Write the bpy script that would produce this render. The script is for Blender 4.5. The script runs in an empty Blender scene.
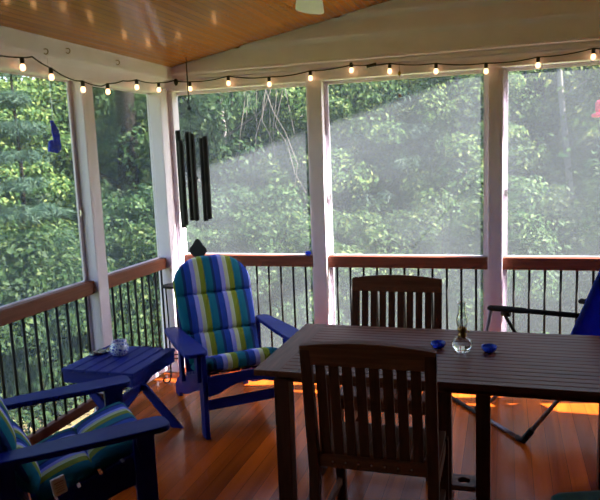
import bpy, bmesh, math, random
import numpy as np
from mathutils import Vector, Matrix

random.seed(7)
PI = math.pi
S = bpy.context.scene
COL = S.collection

# ------------------------------------------------------------------ materials
MATS = {}
def new_mat(name):
    m = bpy.data.materials.new(name); m.use_nodes = True
    nt = m.node_tree; nt.nodes.clear()
    out = nt.nodes.new('ShaderNodeOutputMaterial')
    MATS[name] = m
    return m, nt, out
def N(nt, t, **kw):
    n = nt.nodes.new(t)
    for k, v in kw.items():
        setattr(n, k, v)
    return n
def ramp(nt, stops, interp='LINEAR'):
    r = N(nt, 'ShaderNodeValToRGB'); cr = r.color_ramp; cr.interpolation = interp
    while len(cr.elements) < len(stops): cr.elements.new(0.5)
    for e, (p, c) in zip(cr.elements, stops):
        e.position = p; e.color = (*c, 1)
    return r
def principled(nt, out, color=(.5, .5, .5), rough=.5, metal=0, **kw):
    b = N(nt, 'ShaderNodeBsdfPrincipled')
    b.inputs['Base Color'].default_value = (*color, 1)
    b.inputs['Roughness'].default_value = rough
    b.inputs['Metallic'].default_value = metal
    for k, v in kw.items(): b.inputs[k].default_value = v
    nt.links.new(b.outputs[0], out.inputs[0])
    return b
def paint(name, color, rough=.5, metal=0, var=.08, scale=6, spec=None, coat=0):
    """plain paint with a little procedural unevenness"""
    m, nt, out = new_mat(name)
    b = principled(nt, out, color, rough, metal)
    if spec is not None: b.inputs['Specular IOR Level'].default_value = spec
    if coat: b.inputs['Coat Weight'].default_value = coat
    tc = N(nt, 'ShaderNodeTexCoord'); no = N(nt, 'ShaderNodeTexNoise')
    no.inputs['Scale'].default_value = scale; no.inputs['Detail'].default_value = 4
    nt.links.new(tc.outputs['Object'], no.inputs['Vector'])
    r = ramp(nt, [(.3, tuple(c * (1 - var) for c in color)), (.7, tuple(min(1, c * (1 + var)) for c in color))])
    nt.links.new(no.outputs['Fac'], r.inputs[0]); nt.links.new(r.outputs[0], b.inputs['Base Color'])
    return m
def wood(name, c1, c2, axis, rough=.4, board=None, board_axis=0, gap=(.02, .01, .005), gapw=.04, boardvar=.5, grain=9.0, bump=.0, spec=.5, groove_bump=False):
    """wood with grain stretched along `axis`; optional boards of a given width across board_axis"""
    m, nt, out = new_mat(name)
    b = principled(nt, out, c1, rough); b.inputs['Specular IOR Level'].default_value = spec
    L = nt.links.new
    tc = N(nt, 'ShaderNodeTexCoord')
    mp = N(nt, 'ShaderNodeMapping')
    sc = [grain * 6] * 3; sc[axis] = grain * .35
    mp.inputs['Scale'].default_value = sc
    L(tc.outputs['Object'], mp.inputs['Vector'])
    src = mp.outputs[0]
    if board:
        sep = N(nt, 'ShaderNodeSeparateXYZ'); L(tc.outputs['Object'], sep.inputs[0])
        dv = N(nt, 'ShaderNodeMath', operation='DIVIDE'); dv.inputs[1].default_value = board
        L(sep.outputs[board_axis], dv.inputs[0])
        fl = N(nt, 'ShaderNodeMath', operation='FLOOR'); L(dv.outputs[0], fl.inputs[0])
        fr = N(nt, 'ShaderNodeMath', operation='FRACT'); L(dv.outputs[0], fr.inputs[0])
        wn = N(nt, 'ShaderNodeTexWhiteNoise', noise_dimensions='1D'); L(fl.outputs[0], wn.inputs['W'])
        ad = N(nt, 'ShaderNodeVectorMath', operation='ADD'); L(mp.outputs[0], ad.inputs[0])
        ml = N(nt, 'ShaderNodeVectorMath', operation='SCALE'); ml.inputs['Scale'].default_value = 40
        L(wn.outputs['Color'], ml.inputs[0]); L(ml.outputs[0], ad.inputs[1]); src = ad.outputs[0]
    no = N(nt, 'ShaderNodeTexNoise'); no.inputs['Scale'].default_value = 1; no.inputs['Detail'].default_value = 6
    no.inputs['Distortion'].default_value = .6
    L(src, no.inputs['Vector'])
    r = ramp(nt, [(.3, c1), (.7, c2)]); L(no.outputs['Fac'], r.inputs[0])
    col = r.outputs[0]
    if board:
        mr = N(nt, 'ShaderNodeMapRange'); mr.inputs['To Min'].default_value = 1 - boardvar; mr.inputs['To Max'].default_value = 1 + boardvar
        L(wn.outputs['Value'], mr.inputs['Value'])
        vm = N(nt, 'ShaderNodeVectorMath', operation='SCALE'); L(col, vm.inputs[0]); L(mr.outputs[0], vm.inputs['Scale'])
        lt = N(nt, 'ShaderNodeMath', operation='LESS_THAN'); lt.inputs[1].default_value = gapw; L(fr.outputs[0], lt.inputs[0])
        mx = N(nt, 'ShaderNodeMix', data_type='RGBA'); L(lt.outputs[0], mx.inputs['Factor'])
        L(vm.outputs[0], mx.inputs['A']); mx.inputs['B'].default_value = (*gap, 1)
        col = mx.outputs['Result']
        if groove_bump:
            bp = N(nt, 'ShaderNodeBump'); bp.inputs['Strength'].default_value = .6; bp.inputs['Distance'].default_value = .004
            sm = N(nt, 'ShaderNodeMath', operation='GREATER_THAN'); sm.inputs[1].default_value = gapw
            L(fr.outputs[0], sm.inputs[0]); L(sm.outputs[0], bp.inputs['Height']); L(bp.outputs[0], b.inputs['Normal'])
    L(col, b.inputs['Base Color'])
    return m
def leafmat(name, stops, trans=.45, rough=.6):
    m, nt, out = new_mat(name); L = nt.links.new
    g = N(nt, 'ShaderNodeNewGeometry'); r = ramp(nt, stops); L(g.outputs['Random Per Island'], r.inputs[0])
    oi = N(nt, 'ShaderNodeObjectInfo'); mr = N(nt, 'ShaderNodeMapRange'); mr.inputs['To Min'].default_value = .30; mr.inputs['To Max'].default_value = .78
    L(oi.outputs['Random'], mr.inputs['Value'])                 # every plant has its own depth of green
    sc = N(nt, 'ShaderNodeVectorMath', operation='SCALE'); L(r.outputs[0], sc.inputs[0]); L(mr.outputs[0], sc.inputs['Scale'])
    d = N(nt, 'ShaderNodeBsdfPrincipled'); d.inputs['Roughness'].default_value = rough; L(sc.outputs[0], d.inputs['Base Color'])
    d.inputs['Specular IOR Level'].default_value = .15
    t = N(nt, 'ShaderNodeBsdfTranslucent'); L(sc.outputs[0], t.inputs['Color'])
    mx = N(nt, 'ShaderNodeMixShader'); mx.inputs[0].default_value = trans
    L(d.outputs[0], mx.inputs[1]); L(t.outputs[0], mx.inputs[2]); L(mx.outputs[0], out.inputs[0])
    return m
def glassmat(name, color, rough=.03, trans=1.0, ior=1.45):
    m, nt, out = new_mat(name)
    b = principled(nt, out, color, rough); b.inputs['Transmission Weight'].default_value = trans; b.inputs['IOR'].default_value = ior
    return m

WHITE = paint('white_paint', (.68, .62, .72), .5, var=.04)
SIDING = paint('siding_paint', (.82, .765, .87), .55, var=.04)
HOUSE = paint('house_siding', (.20, .17, .15), .6, var=.05)
RAILW = wood('rail_stain', (.14, .042, .024), (.21, .065, .036), 0, .5, spec=.25)
RAILWY = wood('rail_stain_side', (.14, .042, .024), (.21, .065, .036), 1, .5, spec=.25)
FLOORW = wood('deck_boards', (.27, .040, .003), (.46, .090, .009), 1, .22, spec=.17, board=.088, board_axis=0, boardvar=.40, gapw=.022, grain=2.2, gap=(.07, .014, .003))
CEILW = wood('beadboard', (.34, .100, .009), (.45, .145, .016), 1, .16, board=.041, board_axis=0, boardvar=.14, gapw=.10, gap=(.21, .068, .008), grain=3, groove_bump=True)
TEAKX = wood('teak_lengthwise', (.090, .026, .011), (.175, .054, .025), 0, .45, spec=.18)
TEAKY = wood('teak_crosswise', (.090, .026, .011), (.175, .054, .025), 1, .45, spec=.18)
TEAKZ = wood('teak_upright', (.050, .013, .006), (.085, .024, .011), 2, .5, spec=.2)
BLUE = paint('blue_paint', (.005, .012, .18), .45, var=.12, spec=.14)
BLACK = paint('black_metal', (.010, .010, .011), .55, var=.2, spec=.2)
GREYTUBE = paint('grey_tube', (.16, .16, .20), .35, .6)
BRASS = paint('brass', (.30, .17, .06), .35, 1)
STEEL = paint('steel', (.55, .55, .55), .3, 1)
GLASS = glassmat('clear_glass', (.96, .98, .97))
def thinglass():
    m, nt, out = new_mat('thin_glass')
    t = N(nt, 'ShaderNodeBsdfTransparent'); t.inputs['Color'].default_value = (.93, .95, .94, 1)
    gl = N(nt, 'ShaderNodeBsdfGlossy'); gl.inputs['Roughness'].default_value = .05
    lw = N(nt, 'ShaderNodeLayerWeight'); lw.inputs['Blend'].default_value = .35
    mx = N(nt, 'ShaderNodeMixShader'); L = nt.links.new
    L(lw.outputs['Facing'], mx.inputs[0]); L(t.outputs[0], mx.inputs[1]); L(gl.outputs[0], mx.inputs[2]); L(mx.outputs[0], out.inputs[0])
    return m
THIN = thinglass()
COBALT = glassmat('cobalt_glass', (.03, .13, .95), .04, .6)
BIRDGLASS = glassmat('bird_glass', (.01, .03, .62), .1, .35)
FANW = paint('fan_white', (.75, .76, .68), .5)
CAMPBLUE = paint('camp_cloth', (.015, .050, .42), .75, var=.2, scale=40)
nt_ = CAMPBLUE.node_tree; tl_ = N(nt_, 'ShaderNodeBsdfTranslucent'); tl_.inputs['Color'].default_value = (.02, .07, .55, 1)
mx_ = N(nt_, 'ShaderNodeMixShader'); mx_.inputs[0].default_value = .45
pb_ = [n for n in nt_.nodes if n.type == 'BSDF_PRINCIPLED'][0]; ou_ = [n for n in nt_.nodes if n.type == 'OUTPUT_MATERIAL'][0]
nt_.links.new(pb_.outputs[0], mx_.inputs[1]); nt_.links.new(tl_.outputs[0], mx_.inputs[2]); nt_.links.new(mx_.outputs[0], ou_.inputs[0])
TEAL = paint('teal_cloth', (.012, .07, .085), .8, var=.2, scale=30)
TAGM = paint('tag_white', (.75, .72, .72), .6)
TAGR = paint('tag_print', (.35, .10, .10), .6)
RED = paint('red_plastic', (.55, .02, .06), .3)
SILVERG = paint('silver_green', (.40, .45, .38), .25, .6)
CORD = paint('cord_black', (.010, .010, .010), .6)
ARMPAD = paint('arm_pad', (.008, .008, .009), .9, spec=.04)
GROUT = paint('dark_gap', (.05, .04, .04), .7)

# striped cushion cloth: stripes run along local Y/Z, vary along local X
def stripes(name, k, off):
    m, nt, out = new_mat(name); L = nt.links.new
    b = principled(nt, out, (.5, .5, .5), .85); b.inputs['Specular IOR Level'].default_value = .2
    tc = N(nt, 'ShaderNodeTexCoord'); sep = N(nt, 'ShaderNodeSeparateXYZ'); L(tc.outputs['Object'], sep.inputs[0])
    a = N(nt, 'ShaderNodeMath', operation='MULTIPLY_ADD'); a.inputs[1].default_value = k / .205; a.inputs[2].default_value = off
    L(sep.outputs[0], a.inputs[0])
    f = N(nt, 'ShaderNodeMath', operation='FRACT'); L(a.outputs[0], f.inputs[0])
    teal, navy, blue = (.004, .13, .22), (.006, .030, .15), (.012, .050, .36)
    peri, pale, olive = (.24, .28, .78), (.45, .53, .38), (.17, .24, .025)
    r = ramp(nt, [(0, teal), (.13, navy), (.22, blue), (.42, peri), (.56, pale), (.70, olive), (.88, teal)], 'CONSTANT')
    L(f.outputs[0], r.inputs[0])
    no = N(nt, 'ShaderNodeTexNoise'); no.inputs['Scale'].default_value = 300; L(tc.outputs['Object'], no.inputs['Vector'])
    bp = N(nt, 'ShaderNodeBump'); bp.inputs['Strength'].default_value = .15; bp.inputs['Distance'].default_value = .002
    L(no.outputs['Fac'], bp.inputs['Height']); L(bp.outputs[0], b.inputs['Normal'])
    L(r.outputs[0], b.inputs['Base Color'])
    return m
STRIPE = stripes('striped_cloth', 1, 10.18)
STRIPE_TURNED = stripes('striped_cloth_turned', -1, 9.92)

# blue-and-white patterned ceramic
def ceramic():
    m, nt, out = new_mat('blue_white_ceramic'); L = nt.links.new
    b = principled(nt, out, (.5, .5, .5), .15)
    tc = N(nt, 'ShaderNodeTexCoord'); v = N(nt, 'ShaderNodeTexVoronoi', feature='DISTANCE_TO_EDGE'); v.inputs['Scale'].default_value = 55
    L(tc.outputs['Object'], v.inputs['Vector'])
    r = ramp(nt, [(0, (.50, .55, .75)), (.16, (.02, .05, .42))], 'CONSTANT'); L(v.outputs['Distance'], r.inputs[0])
    L(r.outputs[0], b.inputs['Base Color'])
    return m
CERAMIC = ceramic()

# insect-screen mesh: mostly open, grey threads
def screen():
    m, nt, out = new_mat('insect_screen'); L = nt.links.new
    t = N(nt, 'ShaderNodeBsdfTransparent')
    # round threads scatter from all their sides: one diffuse lobe for each side of the upright and level threads
    lobes = []
    for v in ((1, 0, 0), (-1, 0, 0), (0, 1, 0), (0, -1, 0), (0, 0, 1), (0, 0, -1)):
        d = N(nt, 'ShaderNodeBsdfDiffuse'); d.inputs['Color'].default_value = (.48, .53, .62, 1)
        c = N(nt, 'ShaderNodeCombineXYZ')
        for i in range(3): c.inputs[i].default_value = v[i]
        L(c.outputs[0], d.inputs['Normal'])
        e = N(nt, 'ShaderNodeBsdfTranslucent'); e.inputs['Color'].default_value = (.48, .53, .62, 1); L(c.outputs[0], e.inputs['Normal'])
        q = N(nt, 'ShaderNodeMixShader'); q.inputs[0].default_value = .6; L(d.outputs[0], q.inputs[1]); L(e.outputs[0], q.inputs[2])
        lobes.append(q.outputs[0])
    def mix(x, y, f=.5):
        q = N(nt, 'ShaderNodeMixShader'); q.inputs[0].default_value = f; L(x, q.inputs[1]); L(y, q.inputs[2]); return q.outputs[0]
    class m1: outputs = [mix(mix(mix(lobes[0], lobes[1]), mix(lobes[2], lobes[3])), mix(lobes[4], lobes[5]), 1 / 3)]
    tc = N(nt, 'ShaderNodeTexCoord'); no = N(nt, 'ShaderNodeTexNoise'); no.inputs['Scale'].default_value = 1.6; no.inputs['Detail'].default_value = 3
    L(tc.outputs['Object'], no.inputs['Vector'])
    mr = N(nt, 'ShaderNodeMapRange'); mr.inputs['From Min'].default_value = .3; mr.inputs['From Max'].default_value = .7
    mr.inputs['To Min'].default_value = SCREEN_MIN; mr.inputs['To Max'].default_value = SCREEN_MAX
    L(no.outputs['Fac'], mr.inputs['Value'])
    m2 = N(nt, 'ShaderNodeMixShader'); L(mr.outputs[0], m2.inputs[0]); L(t.outputs[0], m2.inputs[1]); L(m1.outputs[0], m2.inputs[2])
    L(m2.outputs[0], out.inputs[0])
    return m
SCREEN_MIN, SCREEN_MAX = .15, .28
SCREEN = screen()

def bulbmat():
    m, nt, out = new_mat('lit_bulb')
    e = N(nt, 'ShaderNodeEmission'); e.inputs['Color'].default_value = (1, .53, .22, 1); e.inputs['Strength'].default_value = 1.9
    nt.links.new(e.outputs[0], out.inputs[0])
    return m
BULB = bulbmat()

def groundmat():
    m, nt, out = new_mat('lawn_and_leaf_litter'); L = nt.links.new
    b = principled(nt, out, (.1, .1, .05), .9)
    tc = N(nt, 'ShaderNodeTexCoord'); no = N(nt, 'ShaderNodeTexNoise'); no.inputs['Scale'].default_value = .35; no.inputs['Detail'].default_value = 8
    L(tc.outputs['Object'], no.inputs['Vector'])
    n2 = N(nt, 'ShaderNodeTexNoise'); n2.inputs['Scale'].default_value = 14; n2.inputs['Detail'].default_value = 6; L(tc.outputs['Object'], n2.inputs['Vector'])
    g = ramp(nt, [(.3, (.07, .12, .02)), (.7, (.22, .27, .06))]); L(n2.outputs['Fac'], g.inputs[0])
    l = ramp(nt, [(.3, (.05, .035, .015)), (.7, (.12, .09, .03))]); L(n2.outputs['Fac'], l.inputs[0])
    f = ramp(nt, [(.5, (0, 0, 0)), (.6, (1, 1, 1))]); L(no.outputs['Fac'], f.inputs[0])
    mx = N(nt, 'ShaderNodeMix', data_type='RGBA'); L(f.outputs[0], mx.inputs['Factor']); L(g.outputs[0], mx.inputs['A']); L(l.outputs[0], mx.inputs['B'])
    L(mx.outputs['Result'], b.inputs['Base Color'])
    return m
GROUND = groundmat()
BARK = wood('bark', (.005, .004, .0035), (.014, .011, .0095), 2, .9, spec=.1, grain=2)
PALEBARK = wood('pale_bark', (.10, .09, .08), (.20, .18, .165), 2, .9, grain=2)
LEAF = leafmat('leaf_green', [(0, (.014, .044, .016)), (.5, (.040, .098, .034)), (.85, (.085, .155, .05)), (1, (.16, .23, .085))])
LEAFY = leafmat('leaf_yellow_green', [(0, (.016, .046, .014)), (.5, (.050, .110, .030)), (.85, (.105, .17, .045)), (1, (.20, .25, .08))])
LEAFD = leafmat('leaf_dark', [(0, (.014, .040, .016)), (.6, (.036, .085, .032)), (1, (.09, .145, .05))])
TLEAF = leafmat('tree_leaf_green', [(0, (.03, .085, .025)), (.5, (.09, .18, .05)), (.85, (.17, .27, .07)), (1, (.30, .36, .12))], .5)  # tree leaf colours here lightened to offset the shade on the crowns
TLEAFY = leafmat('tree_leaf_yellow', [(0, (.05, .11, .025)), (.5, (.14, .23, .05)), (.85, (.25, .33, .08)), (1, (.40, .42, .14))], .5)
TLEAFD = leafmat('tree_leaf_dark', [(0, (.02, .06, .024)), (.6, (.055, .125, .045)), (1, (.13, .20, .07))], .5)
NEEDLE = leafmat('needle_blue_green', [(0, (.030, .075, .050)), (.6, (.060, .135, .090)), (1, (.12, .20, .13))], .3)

# ------------------------------------------------------------------ mesh helpers
class MB:
    def __init__(self): self.v = []; self.f = []
    def add(self, vs, fs, M=None):
        o = len(self.v)
        for p in vs:
            p = Vector(p)
            self.v.append(tuple(M @ p) if M is not None else tuple(p))
        self.f += [tuple(i + o for i in q) for q in fs]
        return self
    def box(self, x0, x1, y0, y1, z0, z1, M=None):
        vs = [(x0, y0, z0), (x1, y0, z0), (x1, y1, z0), (x0, y1, z0), (x0, y0, z1), (x1, y0, z1), (x1, y1, z1), (x0, y1, z1)]
        return self.add(vs, [(0, 3, 2, 1), (4, 5, 6, 7), (0, 1, 5, 4), (1, 2, 6, 5), (2, 3, 7, 6), (3, 0, 4, 7)], M)
    def prism(self, outline, axis, a0, a1, M=None):
        """outline of 2-D points extruded along axis from a0 to a1 (axis 0: points are y,z; 1: x,z; 2: x,y)"""
        def P(p, a):
            return (a, p[0], p[1]) if axis == 0 else (p[0], a, p[1]) if axis == 1 else (p[0], p[1], a)
        n = len(outline)
        vs = [P(p, a0) for p in outline] + [P(p, a1) for p in outline]
        fs = [tuple(range(n))[::-1], tuple(range(n, 2 * n))] + [(i, (i + 1) % n, n + (i + 1) % n, n + i) for i in range(n)]
        return self.add(vs, fs, M)
    def tube(self, pts, r, seg=8, caps=True):
        pts = [Vector(p) for p in pts]
        rs = r if isinstance(r, (list, tuple)) else [r] * len(pts)
        rings = []; up = None
        for i, p in enumerate(pts):
            t = (pts[min(i + 1, len(pts) - 1)] - pts[max(i - 1, 0)]).normalized()
            if up is None:
                up = t.orthogonal().normalized()
            else:
                up = (up - t * up.dot(t))
                up = up.normalized() if up.length > 1e-6 else t.orthogonal().normalized()
            w = t.cross(up)
            rings.append([p + (up * math.cos(2 * PI * k / seg) + w * math.sin(2 * PI * k / seg)) * rs[i] for k in range(seg)])
        vs = [q for rg in rings for q in rg]; fs = []
        for i in range(len(pts) - 1):
            for k in range(seg):
                a, b = i * seg + k, i * seg + (k + 1) % seg
                fs.append((a, b, b + seg, a + seg))
        if caps:
            fs.append(tuple(range(seg))[::-1]); fs.append(tuple(range((len(pts) - 1) * seg, len(pts) * seg)))
        return self.add(vs, fs)
    def lathe(self, prof, seg=24, c=(0, 0, 0), close=False):
        vs = []; fs = []
        for r, z in prof:
            for k in range(seg):
                a = 2 * PI * k / seg
                vs.append((c[0] + r * math.cos(a), c[1] + r * math.sin(a), c[2] + z))
        n = len(prof)
        for i in range(n - 1 if not close else n):
            j = (i + 1) % n
            for k in range(seg):
                fs.append((i * seg + k, i * seg + (k + 1) % seg, j * seg + (k + 1) % seg, j * seg + k))
        if not close:
            if prof[0][0] > 1e-5: fs.append(tuple(range(seg))[::-1])
            if prof[-1][0] > 1e-5: fs.append(tuple(range((n - 1) * seg, n * seg)))
        return self.add(vs, fs)
    def build(self, name, mat, parent=None, bevel=0, smooth=False, loc=None, subsurf=0):
        me = bpy.data.meshes.new(name); me.from_pydata(self.v, [], self.f); me.validate()
        bm = bmesh.new(); bm.from_mesh(me)
        bmesh.ops.remove_doubles(bm, verts=bm.verts, dist=1e-6)
        bmesh.ops.recalc_face_normals(bm, faces=bm.faces); bm.to_mesh(me); bm.free()
        o = bpy.data.objects.new(name, me); COL.objects.link(o)
        if isinstance(mat, (list, tuple)):
            for m in mat: me.materials.append(m)
        else: me.materials.append(mat)
        if parent is not None: o.parent = parent
        if loc is not None: o.location = loc
        if smooth:
            for p in me.polygons: p.use_smooth = True
        if bevel:
            md = o.modifiers.new('bevel', 'BEVEL'); md.width = bevel; md.segments = 2; md.limit_method = 'ANGLE'
        if subsurf:
            md = o.modifiers.new('sub', 'SUBSURF'); md.levels = subsurf; md.render_levels = subsurf
        return o

def thing(name, label, cat, loc=(0, 0, 0), rz=0, group=None):
    o = bpy.data.objects.new(name, None); COL.objects.link(o)
    o.empty_display_size = .1
    o.location = loc; o.rotation_euler = (0, 0, rz)
    return tag(o, label, cat, group)
def tag(o, label, cat, group=None, kind=None):
    o['label'] = label; o['category'] = cat
    if group: o['group'] = group
    if kind: o['kind'] = kind
    return o
def struct(o, label, cat):
    o['kind'] = 'structure'; o['label'] = label; o['category'] = cat
    return o
def dup(root, loc, rz, label, group=None):
    r = root.copy(); COL.objects.link(r); r.location = loc; r.rotation_euler = (0, 0, rz); r['label'] = label
    if group: r['group'] = group
    for ch in list(root.children):
        c = ch.copy(); COL.objects.link(c); c.parent = r
        for g in list(ch.children):
            d = g.copy(); COL.objects.link(d); d.parent = c
    return r
def arc(cx, cy, r, a0, a1, n):
    return [(cx + r * math.cos(a0 + (a1 - a0) * i / n), cy + r * math.sin(a0 + (a1 - a0) * i / n)) for i in range(n + 1)]

# ------------------------------------------------------------------ porch shell
XR, YF = 5.4, -5.6
SL = .185
def zc(x): return 2.355 + SL * (x - .1)

struct(MB().box(-.1, XR, YF, .1, -.14, 0).build('floor', FLOORW), 'glossy reddish brown porch deck boards running away from the camera', 'floor')
c = MB()
c.prism([(-.02, zc(-.02)), (XR, zc(XR)), (XR, zc(XR) + .02), (-.02, zc(-.02) + .02)], 1, YF, .02)
struct(c.build('ceiling', CEILW), 'sloping honey brown beadboard porch ceiling', 'ceiling')
rf = MB()
def ov(x): return .277 - .024 * x               # rake taper shaped so its shadow slants more steeply across the screens
q = [(-.42, YF - .1), (XR + .05, YF - .1), (XR + .05, ov(XR)), (-.42, ov(-.42))]
rf.add([(x, y, zc(x) + .021) for x, y in q] + [(x, y, zc(x) + .16) for x, y in q], [(0, 3, 2, 1), (4, 5, 6, 7), (0, 1, 5, 4), (1, 2, 6, 5), (2, 3, 7, 6), (3, 0, 4, 7)])
struct(rf.build('roof', paint('roof_grey', (.12, .11, .11), .9)), 'dark roof slab over the porch', 'roof')

# gable wall over the back screens: three-inch header, then lapped siding
g = MB()
g.box(-.06, XR + .06, -.035, .05, 2.18, 2.255)
g.box(-.06, XR + .06, -.05, -.036, 2.262, 2.285)
zs = [2.285, 2.445] + [2.585 + .14 * k for k in range(7)]
for i in range(len(zs) - 1):
    z0, z1 = zs[i], zs[i + 1]
    xs0 = max(-.02, .1 + (z0 - 2.355) / SL); xs1 = max(-.02, .1 + (z1 - 2.355) / SL)
    if xs0 >= XR: break
    # course: bottom edge sticks out, top tucks under the next course; the left end follows the ceiling line
    pts = [(xs0, z0), (XR, z0), (XR, z1), (xs1, z1)]
    if i == 0: pts = [(-.02, z0), (XR, z0), (XR, z1), (xs1, z1), (-.02, zc(-.02))]
    if xs1 > XR: pts = [(xs0, z0), (XR, z0), (XR, zc(XR))]
    lip = .016
    g.box(xs0 if i else -.02, XR, -.05, .0, z0 - .001, z0 + .002)
    g.add([(xs0 + .06, -.040, z0), (XR, -.040, z0), (XR, -.060, z0 + lip), (xs0 + .12, -.060, z0 + lip)], [(0, 1, 2, 3)])
    vs = []
    for (x, z) in pts:
        t = (z - z0) / (z1 - z0); zz = max(z, z0 + lip) if z < z0 + lip else z; vs.append((x, -.060 + .022 * t, zz))
    for (x, z) in pts: vs.append((x, .04, z))
    n = len(pts)
    g.add(vs, [tuple(range(n)), tuple(range(n, 2 * n))[::-1]] + [(k, (k + 1) % n, n + (k + 1) % n, n + k) for k in range(n)])
g.box(-.02, XR + .02, -.02, .04, 2.25, 2.29)
struct(g.build('wall_back', SIDING), 'cream lapped siding gable over the back screens', 'wall')
# left header and beam
b = MB()
b.box(-.06, .035, YF, .04, 2.165, 2.235)
b.box(-.06, .05, YF, .04, 2.235, 2.262)
b.box(-.02, .1, YF, -.03, 2.262, 2.36)
struct(b.build('wall_left', SIDING, bevel=.003), 'white painted beam over the left screens', 'wall')
struct(MB().box(-.02, XR + .1, YF - .12, YF, -.1, 3.6).build('wall_front', HOUSE), 'house wall behind the camera', 'wall')
struct(MB().box(XR, XR + .1, YF, .05, -.1, 3.6).build('wall_right', HOUSE), 'house wall at the right end of the porch', 'wall')

# posts
POSTS = [('trim_1', (-.075, .042, -.15, -.03), 'white corner post where the left and back screens meet'),
         ('trim_2', (-.075, .03, -1.083, -.972), 'white post in the left screen wall'),
         ('trim_3', (-.075, .03, -2.36, -2.25), 'white post of the left screen wall beyond the picture edge'),
         ('trim_4', (-.075, .03, -3.7, -3.59), 'white post of the left screen wall beside the camera'),
         ('trim_5', (1.149, 1.253, -.03, .052), 'white post behind the far teak chair, left of it'),
         ('trim_6', (2.388, 2.483, -.03, .052), 'white post behind the oil lamp and folding chair'),
         ('trim_7', (3.64, 3.74, -.03, .052), 'white post of the back wall past the right edge'),
         ('trim_8', (XR - .08, XR + .02, -.03, .052), 'white post at the right end of the back wall')]
for nm, (x0, x1, y0, y1), lb in POSTS:
    m = MB().box(x0, x1, y0, y1, 0, 2.20)
    if nm == 'trim_1': m.box(.03, .078, -.035, .06, 0, 2.19); m.box(-.075, -.02, -.03, .052, 0, 2.2)
    struct(m.build(nm, WHITE, bevel=.004), lb, 'post')

# screens: window_n > screen_frame, screen_mesh, latch
def window(n, axis, a0, a1, label, latch_at=None):
    fr = MB(); w = .03; p0, p1 = .045, .060       # depth range of the frame, outside the rail
    def bx(m, u0, u1, z0, z1, d0=p0, d1=p1):
        if axis == 0: m.box(u0, u1, d0, d1, z0, z1)
        else: m.box(-d1, -d0, u0, u1, z0, z1)
    bx(fr, a0, a0 + w, .02, 2.19); bx(fr, a1 - w, a1, .02, 2.19); bx(fr, a0 + w, a1 - w, 2.155, 2.19); bx(fr, a0 + w, a1 - w, .02, .05)
    bx(fr, a0 + w, a1 - w, .912, .926)
    f = struct(fr.build(f'window_{n}', WHITE, bevel=.002), label, 'screen')
    sm = MB(); bx(sm, a0 + w, a1 - w, .05, 2.155, .0545, .0555)
    s = MB(); d = .055
    if axis == 0: s.add([(a0 + w, d, .05), (a1 - w, d, .05), (a1 - w, d, 2.155), (a0 + w, d, 2.155)], [(0, 1, 2, 3)])
    else: s.add([(-d, a0 + w, .05), (-d, a1 - w, .05), (-d, a1 - w, 2.155), (-d, a0 + w, 2.155)], [(0, 1, 2, 3)])
    s.build('screen_mesh', SCREEN, f)
    if latch_at is not None:
        l = MB(); bx(l, latch_at - .008, latch_at + .008, 1.335, 1.375, .036, .046); bx(l, latch_at - .004, latch_at + .022, 1.352, 1.36, .03, .038)
        l.build('latch', STEEL, f)
    return f
window(1, 1, -.972, -.10, 'insect screen between the corner post and the left wall post', -.955)
window(2, 1, -2.25, -1.083, 'insect screen at the left picture edge, with the blue bird before it', -1.10)
window(3, 1, -3.59, -2.36, 'insect screen of the left wall beside the camera')
struct(MB().box(-.07, .03, YF, -3.71, 0, 2.166).build('wall_added', HOUSE), 'unseen wall added left of the camera to cut the light from that side', 'wall')  # added in place of a screen bay to darken the foreground
window(5, 0, .03, 1.149, 'insect screen behind the wind chime and striped chair', 1.13)
window(6, 0, 1.253, 2.388, 'insect screen behind the far teak chair', 1.272)
window(7, 0, 2.483, 3.64, 'insect screen behind the folding chair', 2.50)
window(8, 0, 3.74, XR - .08, 'insect screen past the right picture edge')

# railings: thing > top_rail, bottom_rail, baluster x n
def railing(axis, a0, a1, balpos, label, group=None):
    mid = (a0 + a1) / 2
    t = thing('porch_railing', label, 'railing', (mid, 0, 0) if axis == 0 else (0, mid, 0))
    def bx(m, u0, u1, d0, d1, z0, z1):
        if axis == 0: m.box(u0 - mid, u1 - mid, d0, d1, z0, z1)
        else: m.box(-d1, -d0, u0 - mid, u1 - mid, z0, z1)
    m = MB(); bx(m, a0 + .001, a1 - .001, 0, .042, .836, .92); m.build('top_rail', RAILW if axis == 0 else RAILWY, t, bevel=.004)
    m = MB(); bx(m, a0 + .001, a1 - .001, .003, .039, .11, .17); m.build('bottom_rail', RAILW if axis == 0 else RAILWY, t, bevel=.003)
    for u in balpos:
        z0, z1 = .168, .838
        p = (u - mid, .021) if axis == 0 else (-.021, u - mid)
        MB().tube([(p[0], p[1], z0), (p[0], p[1], z1)], .0085, 8).build('baluster', BLACK, t, smooth=True)
    return t
railing(0, .078, 1.149, [.581 + .0982 * k for k in range(-5, 6)], 'brown railing with black balusters behind the striped chair, corner to middle post')
railing(0, 1.253, 2.388, [1.317 + .0992 * k for k in range(11)], 'brown railing with black balusters behind the far teak chair')
railing(0, 2.483, 3.64, [2.558 + .0998 * k for k in range(11)], 'brown railing with black balusters behind the blue folding chair')
railing(1, -.972, -.15, [-.863 + .0942 * k for k in range(8)], 'brown railing with black balusters behind the blue side table, ending at the corner post')
railing(1, -2.25, -1.083, [-1.155 - .0943 * k for k in range(11)], 'brown railing with black balusters beside the near striped chair, at the left picture edge')

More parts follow.
